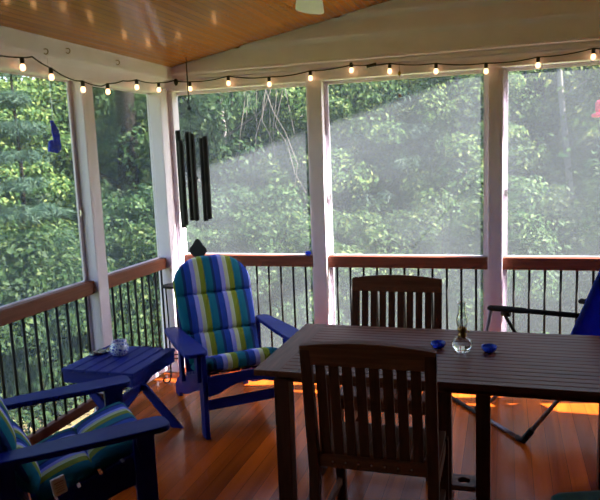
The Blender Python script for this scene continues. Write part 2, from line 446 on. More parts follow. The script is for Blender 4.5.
# ------------------------------------------------------------------ string lights
LB = [(.08, -1.975, 2.169), (.08, -1.649, 2.17), (.08, -1.424, 2.143), (.08, -1.141, 2.099), (.08, -.883, 2.108), (.08, -.53, 2.167), (.08, -.228, 2.175)]
BB = [(.258, -.08, 2.183), (.57, -.08, 2.201), (.885, -.08, 2.172), (1.193, -.08, 2.192), (1.487, -.08, 2.224), (1.751, -.08, 2.198), (2.058, -.08, 2.175),
      (2.376, -.08, 2.151), (2.692, -.08, 2.164), (3.012, -.08, 2.19), (3.33, -.08, 2.18)]
sl = thing('string_light', 'string of warm lit globe bulbs on black wire along the tops of both screen walls', 'string lights', (.08, -.08, 2.2))
o0 = Vector((.08, -.08, 2.2))
H = .052
path = [(.08, -2.3, 2.26), (.08, -1.975, 2.169 + H), (.08, -1.649, 2.17 + H), (.088, -1.579, 2.235), (.08, -1.424, 2.143 + H), (.08, -1.243, 2.150), (.08, -1.141, 2.099 + H), (.08, -.95, 2.138), (.08, -.883, 2.108 + H),
        (.08, -.70, 2.195), (.08, -.53, 2.167 + H), (.08, -.228, 2.175 + H), (.13, -.085, 2.252)]
path += [(x, y, z + H) for x, y, z in BB[:4]] + [(1.487, -.08, 2.262)] + [(x, y, z + H) for x, y, z in BB[5:]]
fine = []
for i in range(len(path) - 1):
    p, q = Vector(path[i]), Vector(path[i + 1])
    for k in range(6):
        t = k / 6; v = p.lerp(q, t); v.z -= .02 * 4 * t * (1 - t) * (p - q).length / .3 * .5
        fine.append(v - o0)
fine.append(Vector(path[-1]) - o0)
MB().tube(fine, .0042, 6).build('wire', CORD, sl, smooth=True)
for x, y, z in LB + BB:
    p = Vector((x, y, z)) - o0
    s = MB().lathe([(.004, .055), (.010, .052), (.0115, .045), (.0115, .022), (.009, .018)], 12).build('socket', CORD, sl, loc=p)
    MB().lathe([(.001, -.017), (.008, -.0155), (.0135, -.009), (.0155, 0), (.0138, .009), (.010, .017), (.008, .022)], 14).build('bulb', BULB, s, smooth=True)
MB().tube([Vector((1.595, -.082, 2.242)) - o0, Vector((1.66, -.082, 2.252)) - o0], .012, 8).build('plug', CORD, sl)
MB().lathe([(.004, .02), (.014, .014), (.016, -.012), (.006, -.03)], 10, (.145 - .08, 0, .045)).build('clip', CORD, sl)

for p, lb in (((.1, -1.493, 2.285), 'small metal cup hook in the left beam, leftmost of the three'), ((.1, -1.3, 2.315), 'small metal cup hook in the left beam, middle of the three'),
              ((.1, -.796, 2.312), 'small metal cup hook in the left beam, nearest the corner')):
    m = MB().lathe([(.008, 0), (.008, .003)], 10)
    m = MB(); m.tube([(0, 0, 0), (.012, 0, 0)] + [(.012 + .014 * math.sin(a), 0, -.014 + .014 * math.cos(a)) for a in [k * PI / 6 for k in range(1, 9)]], .0028, 6)
    o = m.build('cup_hook', BRASS, smooth=True); o.location = p; tag(o, lb, 'hook', 'cup hooks in the left beam')

# ------------------------------------------------------------------ ceiling fan (one blade tip shows at the top)
fc = Vector((1.80, -2.15, 2.33))
t = thing('ceiling_fan', 'white ceiling fan, one blade tip showing at the top edge', 'fan', tuple(fc))
ztop = zc(fc.x) - fc.z
MB().lathe([(.001, -.085), (.06, -.08), (.10, -.05), (.115, 0), (.10, .05), (.05, .07), (.02, .08)], 28).build('motor', FANW, t, smooth=True)
MB().lathe([(.013, .07), (.013, ztop - .03)], 12).build('downrod', FANW, t, smooth=True)
MB().lathe([(.03, ztop - .05), (.06, ztop - .035), (.065, ztop - .012)], 20).build('ceiling_cap', FANW, t, smooth=True)
a0 = math.atan2(-1.45 - fc.y, 1.60 - fc.x)
for k in range(5):
    a = a0 + 2 * PI * k / 5
    M = Matrix.Rotation(a, 4, 'Z') @ Matrix.Rotation(math.radians(10), 4, 'X')
    out = [(.20, -.045), (.66, -.068)] + [(.66 + .06 * math.sin(q), -.068 * math.cos(q)) for q in [PI * j / 10 for j in range(1, 10)]] + [(.66, .068), (.20, .045)]
    MB().prism(out, 2, -.004, .004, M).build('blade', FANW, t)
    MB().box(.09, .24, -.018, .018, -.008, -.0045, M).build('blade_arm', STEEL, t)

# ------------------------------------------------------------------ wind chime
cx, cy = .312, -.22
zh = zc(cx)
t = thing('wind_chime', 'black tubular wind chime hanging from the ceiling in the corner', 'wind chime', (cx, cy, 0))
hx, hy = .300 - cx, -.20 - cy
MB().tube([(hx, hy, zh - .002), (hx, hy, zh - .02), (hx + .008, hy, zh - .032), (hx, hy, zh - .042), (hx - .008, hy, zh - .034)], .0035, 6).build('hook', BLACK, t)
MB().tube([(hx, hy, zh - .04), (hx, hy, 2.16), (0, 0, 2.035)], .0042, 6).build('hanging_cord', BLACK, t)
MB().lathe([(.016, 2.020), (.018, 2.024), (.018, 2.032), (.016, 2.036)], 16, close=False).build('top_disc', BLACK, t, bevel=.001)
tubes = [(-.105, .0, 1.878, 1.16), (-.062, -.05, 1.80, 1.185), (-.060, .06, 1.865, 1.21), (.040, -.07, 1.845, 1.22), (.052, .06, 1.815, 1.205), (.110, .0, 1.825, 1.225)]
for x, y, z1, z0 in tubes:
    m = MB(); m.lathe([(.0165, z0), (.0195, z0), (.0195, z1), (.0165, z1)], 16, (x, y, 0), close=True)
    ob = m.build('chime_tube', BLACK, t, smooth=False)
    MB().tube([(x, y, z1 - .02), (x * .1, y * .1, 2.022)], .0013, 4).build('string', BLACK, ob)
MB().tube([(0, 0, 2.02), (0, 0, 1.10)], .0013, 4).build('striker_cord', BLACK, t)
MB().lathe([(.03, 1.515), (.034, 1.52), (.034, 1.53), (.03, 1.535)], 20).build('striker', BLACK, t)
sail = [(0, .066), (.012, .060), (.035, .030), (.060, .004), (.068, -.012), (.066, -.024), (.052, -.040), (.030, -.056), (-.030, -.056), (-.052, -.040), (-.066, -.024), (-.068, -.012), (-.060, .004), (-.035, .030), (-.012, .060)]
MB().prism([(x * 1.05, z * 1.12 + 1.004) for x, z in sail], 1, -.006, .006).build('wind_sail', BLACK, t, bevel=.002)

# ------------------------------------------------------------------ hanging blue glass bird
t = thing('bird_ornament', 'dark blue glass flying bird hanging before the left screen', 'ornament', (.06, -1.415, 1.815))
# small flying bird: plump body, one tall raised wing, tail
def dia(pts, th, mat, nm, par):
    return MB().prism(pts, 0, -th, th).build(nm, mat, par, bevel=.003)
dia([(-.064, -.082), (-.050, -.028), (-.030, -.014), (-.018, -.030), (.020, -.060), (.030, -.078), (.0, -.090), (-.03, -.086)], .009, BIRDGLASS, 'body', t)
dia([(-.026, .094), (-.006, .092), (.034, .040), (.041, .010), (.044, -.074), (.006, -.070), (-.016, -.004)], .005, BIRDGLASS, 'wing', t)
MB().tube([(0, -.005, .09), (0, -.005, .435)], .0008, 4).build('thread', GLASS, t)

# tiny beaded leaf hanging at the header
t = thing('bead_drop', 'thin hanging drop with a yellow leaf and brown bead, at the back header', 'ornament', (1.815, -.075, 2.18))
MB().tube([(0, 0, .075), (0, 0, -.15)], .0012, 4).build('thread', CORD, t)
MB().prism([(0, -.02), (.012, 0), (0, .022), (-.012, 0)], 1, -.002, .002).build('leaf', paint('leaf_yellow', (.55, .38, .03), .5), t)
MB().lathe([(.001, -.012), (.009, -.007), (.011, 0), (.009, .007), (.001, .012)], 12, (0, 0, -.145)).build('bead', paint('bead_brown', (.18, .05, .02), .3), t, smooth=True)

# ------------------------------------------------------------------ adirondack chair
def adirondack(loc, rz, label):
    t = thing('adirondack_chair', label, 'chair', loc, rz, 'blue adirondack chairs')
    for s in (-1, 1):
        x = s * .275
        MB().box(x - .014, x + .014, -.045, .045, 0, .528).build('front_leg', BLUE, t, bevel=.004)
        # side board: front at the leg, sloping back down to the floor with an arched underside
        xi = s * .247
        pr = [(-.03, .385), (.02, .39), (.50, .235), (.74, .150), (.80, .125), (.86, .060), (.86, 0), (.76, 0), (.745, .035), (.70, .050), (.60, .070), (.50, .105), (.36, .165), (.22, .215), (.10, .250), (-.03, .275)]
        MB().prism(pr, 0, xi - .013, xi + .013).build('side_board', BLUE, t, bevel=.003)
        # arm with rounded front corners, narrower at the rear
        a = [(-.052, .575), (-.058, .40), (-.070, .15), (-.070, -.03)] + arc(-.028, -.055, .042, PI, 1.5 * PI, 5) + arc(.028, -.055, .042, 1.5 * PI, 2 * PI, 5) + [(.070, .15), (.060, .40), (.045, .575), (.02, .60), (-.035, .60)]
        MB().prism([(s * px + s * .325, py) for px, py in a], 2, .528, .553).build('arm', BLUE, t, bevel=.005)
        # curved bracket under the arm, outside the leg
        xo = s * .302
        br = [(-.035, .528), (.04, .528), (.036, .46), (.018, .40), (-.005, .35), (-.02, .35), (-.024, .40)]
        MB().prism(br, 0, xo - .012, xo + .012).build('arm_bracket', BLUE, t, bevel=.002)
        # rear upright carrying the arm
        MB().prism([(.515, .19), (.58, .165), (.58, .528), (.515, .528)], 0, s * .275 - .013, s * .275 + .013).build('rear_post', BLUE, t, bevel=.003)
    ap = [(-.26, .385), (.26, .385), (.26, .265), (.20, .272), (.15, .295), (.08, .318), (0, .325), (-.08, .318), (-.15, .295), (-.20, .272), (-.26, .265)]
    MB().prism(ap, 1, -.052, -.03).build('front_apron', BLUE, t, bevel=.003)
    MB().box(-.26, .26, -.012, .012, .165, .225).build('front_stretcher', BLUE, t, bevel=.003)
    MB().box(-.245, .245, .535, .56, .20, .27).build('back_stretcher', BLUE, t, bevel=.003)
    MB().box(-.29, .29, .581, .603, .47, .527).build('arm_crossbar', BLUE, t, bevel=.003)
    for k in range(5):
        y0 = .0 + k * .093; z0 = .392 - (y0 - .02) * .323
        M = Matrix.Translation((0, y0, z0)) @ Matrix.Rotation(-.312, 4, 'X')
        MB().box(-.262, .262, 0, .084, 0, .018, M).build('seat_slat', BLUE, t, bevel=.002)
    th = math.atan2(.33, .76)
    for k in range(7):
        u = (k - 3) * .075
        top = .80 - .022 * (k - 3) ** 2 * .55
        M = Matrix.Translation((u, .455, .22)) @ Matrix.Rotation(-th, 4, 'X')
        MB().prism([(-.033, 0), (.033, 0), (.034, top - .02), (.02, top), (-.02, top), (-.034, top - .02)], 1, 0, .018, M).build('back_slat', BLUE, t, bevel=.003)
    return t

def pad(outline_w, length, thick, seams, M, name, parent, mat):
    """tufted pad: width profile outline_w(v), puffed between seams; local x across, y along length, z thickness"""
    nu, nv = 26, 100
    front = []; back = []
    for j in range(nv + 1):
        v = j / nv
        # puff between seams
        seg = [0] + seams + [1]
        for a, bb in zip(seg[:-1], seg[1:]):
            if a <= v <= bb + 1e-9:
                q = (v - a) / (bb - a); break
        pf = (max(0, 4 * q * (1 - q))) ** .28
        pf = .12 + .88 * pf
        if v < .04: pf *= math.sqrt(max(0, v / .04))
        if v > .96: pf *= math.sqrt(max(0, (1 - v) / .04))
        w = outline_w(v)
        for i in range(nu + 1):
            u = -1 + 2 * i / nu
            us = math.sin(u * PI / 2)
            e = max(0, 1 - abs(us) ** 5) ** .5
            h = thick * .5 * pf * e
            front.append((us * w, v * length, h)); back.append((us * w, v * length, -h))
    W = nu + 1
    fs = [(j * W + i, j * W + i + 1, (j + 1) * W + i + 1, (j + 1) * W + i) for j in range(nv) for i in range(nu)]
    m = MB(); m.add(front, fs); m.add(back, [f[::-1] for f in fs])
    me = bpy.data.meshes.new(name); me.from_pydata([tuple(M @ Vector(p)) for p in m.v], [], m.f)
    bm = bmesh.new(); bm.from_mesh(me); bmesh.ops.remove_doubles(bm, verts=bm.verts, dist=1e-4); bmesh.ops.recalc_face_normals(bm, faces=bm.faces); bm.to_mesh(me); bm.free()
    for p in me.polygons: p.use_smooth = True
    me.materials.append(mat)
    o = bpy.data.objects.new(name, me); COL.objects.link(o); o.parent = parent
    return o
def cushion(loc, rz, label, mat):
    t = thing('chair_cushion', label, 'cushion', loc, rz, 'striped chair cushions')
    th = math.atan2(.33, .76)
    # back pad: base on the seat, leaning back with the slats
    nrm = Vector((0, -math.cos(th), math.sin(th)))
    base = Vector((0, .455, .22)) + nrm * .056 + Vector((0, .33, .76)).normalized() * .09
    M = Matrix.Translation(base) @ Matrix.Rotation(PI / 2 - th, 4, 'X')
    def wb(v):
        if v < .70: return .245 + .03 * (v / .70)
        q = (v - .70) / .30
        return .275 * math.sqrt(max(0, 1 - (q ** 2.3) * .93))
    bp = pad(wb, .73, .11, [.27, .63], M, 'back_pad', t, mat)
    an = -.312
    dirv = Vector((0, math.cos(an), math.sin(an)))
    sbase = Vector((0, -.055, .412)) + Vector((0, .30, .95)).normalized() * .048
    M2 = Matrix.Translation(sbase) @ Matrix.Rotation(an, 4, 'X')
    sp = pad(lambda v: .245 - .012 * (1 - min(1, v / .08)) ** 2 * 2, .50, .108, [.52], M2, 'seat_pad', t, mat)
    return t

AX, AY, AR = .995, -1.025, math.radians(41.3)
adirondack((AX, AY, 0), AR, 'blue adirondack chair in the corner with its back to the railing, under the wind chime')
cushion((AX, AY, 0), AR, 'blue and green striped cushion on the corner adirondack chair', STRIPE)
BX, BY, BR = .812, -2.05, math.radians(136.2)
adirondack((BX, BY, 0), BR, 'blue adirondack chair at the lower left, beside the blue side table, facing right')
nc = cushion((BX, BY, 0), BR, 'striped cushion with a hanging white label, on the lower left adirondack chair', STRIPE_TURNED)
# care label hanging from the near cushion's seat seam
lab = MB().box(-.006, .006, -.028, .028, -.075, 0).build('care_label', TAGM, nc, bevel=.001, loc=(-.298, .365, .405))
lab.rotation_euler = (math.radians(-8), 0, math.radians(12))
pr = MB()
for k in range(5): pr.box(-.0068, -.0062, -.018, .018 - .006 * (k % 2), -.022 - .010 * k, -.019 - .010 * k)
pr.build('printed_lines', TAGR, lab)

# ------------------------------------------------------------------ blue side table
SX, SY, SZ = .305, -1.315, .50
t = thing('side_table', 'small blue slatted folding side table between the two adirondack chairs', 'table', (SX, SY, 0))
w, d = .235, .245
n = 6
for k in range(n):
    x0 = -w + k * (2 * w + .012) / n; x1 = x0 + (2 * w + .012) / n - .012
    MB().box(x0, x1, -d, d, SZ - .02, SZ).build('top_slat', BLUE, t, bevel=.003)
MB().box(-w + .004, w - .004, -d + .008, -d + .03, SZ - .085, SZ - .021).build('apron', BLUE, t, bevel=.002)
MB().box(-w + .004, w - .004, d - .03, d - .008, SZ - .085, SZ - .021).build('apron', BLUE, t, bevel=.002)
MB().box(w - .03, w - .006, -d + .031, d - .031, SZ - .085, SZ - .021).build('side_rail', BLUE, t, bevel=.002)
MB().box(-w + .006, -w + .03, -d + .031, d - .031, SZ - .085, SZ - .021).build('side_rail', BLUE, t, bevel=.002)
def slant(xt, xb, y0, y1, hw=.028):
    zt, zb = SZ - .022, 0
    return MB().prism([(xt - hw, zt), (xt + hw, zt), (xb + hw * 1.4, zb), (xb - hw * 1.4, zb)], 1, y0, y1)
for y0, s in ((-d + .034, 1), (d - .058, 1)):
    slant(-.18, .24, y0, y0 + .022).build('leg', BLUE, t, bevel=.003)
    slant(.18, -.24, y0 + .026, y0 + .048).build('leg', BLUE, t, bevel=.003)
MB().box(-.012, .012, -d + .082, d - .032, .23, .27).build('leg_brace', BLUE, t, bevel=.002)

# pot and spectacle-like silver leaf dish on it
t = thing('votive_pot', 'round blue and white patterned ceramic pot on the blue side table', 'pot', (.262, -1.255, SZ))
MB().lathe([(.030, 0), (.046, .006), (.056, .026), (.058, .045), (.053, .064), (.044, .076), (.047, .084), (.041, .084), (.038, .075), (.047, .06), (.050, .045), (.046, .024), (.001, .012)], 32).build('pot_body', CERAMIC, t, smooth=True)
MB().lathe([(.0475, .083), (.0475, .086), (.041, .086), (.041, .083)], 32, close=True).build('pot_rim', WHITE, t)
t = thing('leaf_dish', 'silvery green leaf shaped dish lying on the blue side table beside the pot', 'dish', (.125, -1.255, SZ), math.radians(62))
lf = []
for k in range(24):
    a = 2 * PI * k / 24
    lf.append((.075 * math.cos(a) * (1 + .10 * math.cos(3 * a)), .034 * math.sin(a) * (1 + .2 * math.cos(5 * a))))
m = MB(); nn = len(lf)
vs = [(x, y, .016 + .006 * math.sin(9 * x / .075)) for x, y in lf] + [(x * .6, y * .6, .004) for x, y in lf] + [(x, y, .012 + .006 * math.sin(9 * x / .075)) for x, y in lf] + [(x * .6, y * .6, .0) for x, y in lf]
fs = [(k, (k + 1) % nn, nn + (k + 1) % nn, nn + k) for k in range(nn)] + [tuple(range(nn, 2 * nn))] + [(2 * nn + k, 2 * nn + (k + 1) % nn, 3 * nn + (k + 1) % nn, 3 * nn + k) for k in range(nn)] + [tuple(range(3 * nn, 4 * nn))] + [(k, (k + 1) % nn, 2 * nn + (k + 1) % nn, 2 * nn + k) for k in range(nn)]
m.add(vs, fs).build('dish_bowl', SILVERG, t, smooth=True)
MB().tube([(.07, 0, .014), (.095, .006, .018), (.115, .004, .012)], [.005, .004, .003], 6).build('dish_stem', SILVERG, t, smooth=True)

# ------------------------------------------------------------------ iron candle stand in the corner
t = thing('iron_stand', 'thin black wrought iron plant stand with scrolled feet, in the corner behind the chair', 'stand', (.155, -.36, 0))
MB().lathe([(.072, .735), (.078, .74), (.078, .748), (.072, .752)], 24).build('stand_plate', BLACK, t)
MB().lathe([(.05, .20), (.055, .20), (.055, .208), (.05, .208)], 24, close=True).build('stand_ring', BLACK, t)
for k in range(3):
    a = math.radians(215 + 120 * k); ca, sa = math.cos(a), math.sin(a)
    prof = [(.05, .742), (.045, .5), (.05, .204), (.055, .06), (.064, .02)]
    for q in range(0, 13):
        an = PI * .95 - q * .45
        rr = .030 - .0014 * q
        prof.append((.092 + rr * math.cos(PI + q * .45), .034 - rr * math.sin(q * .45)))
    MB().tube([(r * ca, r * sa, max(z, .0065)) for r, z in prof], .006, 6).build('scroll_leg', BLACK, t, smooth=True)

# ------------------------------------------------------------------ teak dining table
TX0, TX1, TY0, TY1, TZ = 1.455, 3.085, -2.035, -1.232, .74
tcx, tcy = (TX0 + TX1) / 2, (TY0 + TY1) / 2
t = thing('dining_table', 'brown slatted teak dining table in front at the right', 'table', (tcx, tcy, 0))
hx, hy = (TX1 - TX0) / 2, (TY1 - TY0) / 2
for s in (-1, 1):
    a, bb = sorted((s * hx, s * (hx - .115)))
    MB().box(a, bb, -hy, hy, TZ - .027, TZ).build('end_board', TEAKY, t, bevel=.003)
m = MB(); n = 17; pitch = 2 * hy / n
for k in range(n):
    y0 = -hy + k * pitch
    m.box(-hx + .1155, hx - .1155, y0 + .0028, y0 + pitch - .0028, TZ - .027, TZ - .001)
m.build('slatted_top', TEAKX, t, bevel=.002)
m = MB(); m.box(-hx + .10, hx - .10, -hy + .05, hy - .05, TZ - .045, TZ - .0275); m.build('top_batten', TEAKX, t)
for s in (-1, 1):
    a, bb = sorted((s * (hy - .05), s * (hy - .075)))
    MB().box(-hx + .15, hx - .15, a, bb, TZ - .062, TZ - .046).build('apron', TEAKX, t, bevel=.002)
    a, bb = sorted((s * (hx - .10), s * (hx - .125)))
    MB().box(a, bb, -hy + .10, hy - .10, TZ - .062, TZ - .046).build('apron', TEAKY, t, bevel=.002)
for sx in (-1, 1):
    for sy in (-1, 1):
        cx0 = sx * (hx - .113); cy0 = sy * (hy - .065)
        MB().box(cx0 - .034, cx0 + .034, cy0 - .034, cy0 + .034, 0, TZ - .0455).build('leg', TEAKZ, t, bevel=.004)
px0 = 2.323 - tcx
for x0, x1 in ((2.200, 2.268), (2.377, 2.440)):
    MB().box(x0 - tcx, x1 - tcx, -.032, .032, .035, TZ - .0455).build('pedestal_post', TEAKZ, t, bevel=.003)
    MB().box(x0 - tcx, x1 - tcx, -.14, .14, 0, .036).build('pedestal_foot', TEAKY, t, bevel=.003)
# umbrella board: plank with a round hole between the pedestal posts
R = .03; bx0, bx1, by0, by1 = 2.2685 - tcx, 2.3765 - tcx, -.055, .055
m = MB(); nn = 32; vs = []
cxh = (bx0 + bx1) / 2
for z in (.10, .125):
    for k in range(nn):
        a = 2 * PI * k / nn; vs.append((cxh + R * math.cos(a), R * math.sin(a), z))
    for k in range(nn):
        a = 2 * PI * k / nn; ca, sa = math.cos(a), math.sin(a); q = max(abs(ca), abs(sa))
        vs.append((cxh + (bx1 - bx0) / 2 * ca / q, by1 * sa / q, z))
fs = []
for k in range(nn):
    k2 = (k + 1) % nn
    fs += [(k, k2, nn + k2, nn + k), (2 * nn + k, 2 * nn + k2, 3 * nn + k2, 3 * nn + k), (k, k2, 2 * nn + k2, 2 * nn + k), (nn + k, nn + k2, 3 * nn + k2, 3 * nn + k)]
m.add(vs, fs).build('umbrella_board', TEAKX, t)

# ------------------------------------------------------------------ teak dining chairs
def dining_chair(loc, rz, label):
    t = thing('dining_chair', label, 'chair', loc, rz, 'slatted teak dining chairs')
    W = .255; by, bz = .20, .40; ty, tz = .275, .937
    lean = math.atan2(ty - by, tz - bz)
    for s in (-1, 1):
        x = s * (W - .021)
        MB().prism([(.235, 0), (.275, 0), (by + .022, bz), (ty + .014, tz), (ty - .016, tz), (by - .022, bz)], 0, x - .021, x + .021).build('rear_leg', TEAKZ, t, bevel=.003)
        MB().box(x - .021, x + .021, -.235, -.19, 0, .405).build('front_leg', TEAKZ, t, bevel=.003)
        MB().box(x - .012, x + .012, -.19, by - .02, .345, .40).build('seat_rail', TEAKY, t, bevel=.002)
        MB().box(x - .010, x + .010, -.19, .225, .14, .175).build('side_stretcher', TEAKY, t, bevel=.002)
    MB().box(-W + .042, W - .042, -.225, -.20, .345, .40).build('front_rail', TEAKX, t, bevel=.002)
    MB().box(-W + .033, W - .033, .01, .03, .142, .173).build('cross_stretcher', TEAKX, t, bevel=.002)
    m = MB()
    for k in range(8):
        x0 = -W + .01 + k * (2 * W - .02) / 8
        m.box(x0 + .003, x0 + (2 * W - .02) / 8 - .003, -.24, by - .03, .406, .425)
    m.build('seat', TEAKY, t, bevel=.002)
    M = Matrix.Translation((0, by, bz)) @ Matrix.Rotation(-lean, 4, 'X')
    Lb = math.hypot(ty - by, tz - bz)
    # crest rail, gently arched
    top = [(W - 2 * W * k / 16, Lb + .008 + .020 * (1 - (1 - k / 8) ** 2)) for k in range(17)]
    MB().prism([(-W, Lb - .068), (W, Lb - .068)] + top, 1, -.018, .014, M).build('crest_rail', TEAKX, t, bevel=.003)
    MB().box(-W + .043, W - .043, -.014, .014, .035, .092, M).build('lower_back_rail', TEAKX, t, bevel=.002)
    inner = 2 * (W - .042); pitch = (inner + .0) / 9
    n = 8; gap = .0142; sw = (inner - gap * (n + 1)) / n
    for k in range(n):
        x0 = -W + .042 + gap + k * (sw + gap)
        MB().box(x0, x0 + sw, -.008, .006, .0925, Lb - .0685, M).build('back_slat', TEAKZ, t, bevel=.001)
    for k in range(7):
        x0 = -W + .042 + gap * .5 + (k + 1) * (sw + gap)
        q = M @ Vector((x0, .0142, .062))
        o = MB().lathe([(.0045, 0), (.004, .0015), (.001, .002)], 10).build('screw', STEEL, t, loc=q)
        o.rotation_euler = (-PI / 2 - lean, 0, 0)
    return t
nc1 = dining_chair((2.012, -2.02, 0), PI, 'slatted teak dining chair nearest the camera, its back to us')
dup(nc1, (1.910, -1.215, 0), 0, 'slatted teak dining chair on the far side of the table, facing us')

# ------------------------------------------------------------------ things on the table
lx, ly = 2.314, -1.602
t = thing('oil_lamp', 'small clear glass oil lamp with tall chimney on the dining table', 'lamp', (lx, ly, TZ))
MB().lathe([(.030, 0), (.034, .004), (.034, .010), (.040, .018), (.046, .032), (.045, .046), (.034, .060), (.018, .066), (.016, .072)], 28).build('oil_font', GLASS, t, smooth=True)
MB().lathe([(.017, .067), (.020, .072), (.020, .082), (.015, .086), (.020, .094), (.022, .108), (.018, .112), (.006, .118)], 20).build('burner', BRASS, t, smooth=True)
MB().lathe([(.001, 0), (.005, .001), (.005, .010), (.001, .011)], 10, (.028, 0, .088)).build('wick_knob', BRASS, t)
MB().lathe([(.019, .110), (.024, .125), (.027, .142), (.024, .160), (.018, .180), (.017, .205), (.021, .228), (.0198, .228), (.0158, .205), (.0168, .180), (.0228, .160), (.0258, .142), (.0228, .125), (.0178, .110)], 24, close=True).build('chimney', THIN, t, smooth=True)
MB().tube([(0, 0, .116), (0, 0, .150)], .003, 6).build('wick', WHITE, t)
def bowl(loc, label, r=.036, h=.030, nm='glass_bowl', grp='cobalt glass bowls'):
    pr = [(r * .45, 0), (r * .8, h * .25), (r, h * .75), (r * .95, h), (r * .88, h), (r * .90, h * .75), (r * .7, h * .35), (.001, h * .22)]
    o = MB().lathe(pr, 24).build(nm, COBALT, smooth=True); o.location = loc
    return tag(o, label, 'bowl', grp)
bowl((2.203, -1.575, TZ), 'small cobalt blue glass bowl on the table, left of the oil lamp')
bowl((2.433, -1.595, TZ), 'small cobalt blue glass bowl on the table, right of the oil lamp')
bowl((1.098, .021, .92), 'small blue glass bowl on the back railing beside the middle post', .026, .03)

# ------------------------------------------------------------------ folding chair
t = thing('folding_chair', 'blue cloth folding recliner with black frame at the right edge, behind the table', 'chair', (2.70, -.52, 0))
O = Vector((2.70, -.52, 0))
A, B_, C_ = Vector((2.603, -.886, .014)), Vector((2.337, -.533, .014)), Vector((2.13, -.255, .014))
side = Vector((.905, .425, 0)) * .62
def P(v): return tuple(Vector(v) - O)
def ctube(pts, r, name, mat, off=Vector((0, 0, 0)), par=t):
    return MB().tube([P(Vector(p) + off) for p in pts], r, 10).build(name, mat, par, smooth=True)
for off in (Vector((0, 0, 0)), side):
    if off.length == 0:
        ctube([A, A.lerp(B_, .5), B_], .012, 'floor_runner', GREYTUBE, off)
        ctube([B_ + Vector((.02, -.03, .0)), B_, C_], .0125, 'floor_runner', BLACK, off)
    ctube([A, (2.79, -.925, .297), (3.02, -.97, .60)], .012, 'rear_leg', GREYTUBE, off)
    ctube([A + Vector((-.03, .035, 0)), A, A.lerp(Vector((2.79, -.925, .297)), .25)], .019, 'foot_joint', BLACK, off)
    if off.length == 0:
        ctube([B_ + Vector((.005, -.01, .01)), (2.487, -.60, .194), (2.72, -.70, .46)], .011, 'brace', GREYTUBE, off)
        ctube([B_ + Vector((-.005, 0, .022)), B_ + Vector((.012, -.005, .05))], .017, 'brace_joint', BLACK, off)
    arm0, arm1 = Vector((2.405, -.345, .65)), Vector((2.905, -.875, .745))
    ad = (arm1 - arm0).normalized()
    if off.length == 0: ctube([arm0 + ad * .02 + Vector((0, 0, -.01)), (2.36, -.27, .33), C_], .011, 'front_leg', GREYTUBE, off)
    ctube([arm0 + ad * .14 + Vector((0, 0, -.012)), arm0 + ad * .15 + Vector((0, 0, -.05)), arm0 + ad * .30 + Vector((0, 0, -.22))], .011, 'arm_strut', BLACK, off)
    ctube([arm0 + ad * .12 + Vector((0, 0, -.03)), arm0 + ad * .18 + Vector((0, 0, -.03))], .016, 'arm_pivot', BLACK, off)
    # padded arm: flattened rounded bar
    m = MB(); pts = []; wv = ad.cross(Vector((0, 0, 1))).normalized(); uv = wv.cross(ad)
    prof = [(0, .014), (.012, .028), (.05, .036), (.18, .036), (.28, .030), (.33, .024), (.70, .024)]
    rings = []
    for d_, r_ in prof:
        rings.append([arm0 + ad * d_ + wv * (r_ * math.cos(2 * PI * k / 12)) + uv * (min(.018, r_ * .6) * math.sin(2 * PI * k / 12)) + off for k in range(12)])
    vs = [P(q) for rg in rings for q in rg]; fs = [(i * 12 + k, i * 12 + (k + 1) % 12, (i + 1) * 12 + (k + 1) % 12, (i + 1) * 12 + k) for i in range(len(prof) - 1) for k in range(12)]
    fs += [tuple(range(12))[::-1], tuple(range((len(prof) - 1) * 12, len(prof) * 12))]
    m.add(vs, fs); m.build('arm_rest', ARMPAD, t, smooth=True)
# sling: seat then reclined back, slightly thick cloth, held by side tubes
b0 = Vector((2.46, -.42, .38)); b1 = Vector((2.800, -.75, .44)); b2 = Vector((3.015, -1.005, 1.13))
for off in (Vector((0, 0, 0)), side):
    ctube([b0, b1, b2], .013, 'sling_tube', CAMPBLUE, off)
vs = []; sec = []
path = [b0, b0.lerp(b1, .5) - Vector((0, 0, .02)), b1 - Vector((0, 0, .01)), b1.lerp(b2, .1), b1.lerp(b2, .35), b1.lerp(b2, .65), b2]
nj = 9
for th_ in (0, .012):
    for p in path:
        for j in range(nj):
            q = j / (nj - 1); v = p + side * q
            v = v + Vector((.0, .0, -.045 * math.sin(PI * q))) + Vector((.02 * math.sin(PI * q), -.02 * math.sin(PI * q), 0)) + Vector((-.6 * th_, .6 * th_, th_ * .6))
            vs.append(P(v))
npth = len(path); fs = []
for lay in range(2):
    o_ = lay * npth * nj
    for i in range(npth - 1):
        for j in range(nj - 1):
            fs.append((o_ + i * nj + j, o_ + i * nj + j + 1, o_ + (i + 1) * nj + j + 1, o_ + (i + 1) * nj + j))
half = npth * nj
for i in range(npth - 1):
    for j in (0, nj - 1): fs.append((i * nj + j, (i + 1) * nj + j, half + (i + 1) * nj + j, half + i * nj + j))
for i in (0, npth - 1):
    for j in range(nj - 1): fs.append((i * nj + j, i * nj + j + 1, half + i * nj + j + 1, half + i * nj + j))
MB().add(vs, fs).build('sling_cloth', CAMPBLUE, t, smooth=True)

# ------------------------------------------------------------------ dark teal ottoman, only its far edge in the frame
t = thing('ottoman', 'dark teal cushioned ottoman peeking in at the bottom right corner', 'ottoman', (2.93, -2.46, 0), math.radians(20))
MB().box(-.24, .24, -.22, .22, .32, .495).build('cushion_top', TEAL, t, bevel=.05, smooth=True)
MB().box(-.22, .22, -.20, .20, .24, .321).build('base_frame', TEAKX, t, bevel=.004)
for sx in (-1, 1):
    for sy in (-1, 1): MB().box(sx * .19 - .02, sx * .19 + .02, sy * .17 - .02, sy * .17 + .02, 0, .241).build('leg', TEAKZ, t, bevel=.003)

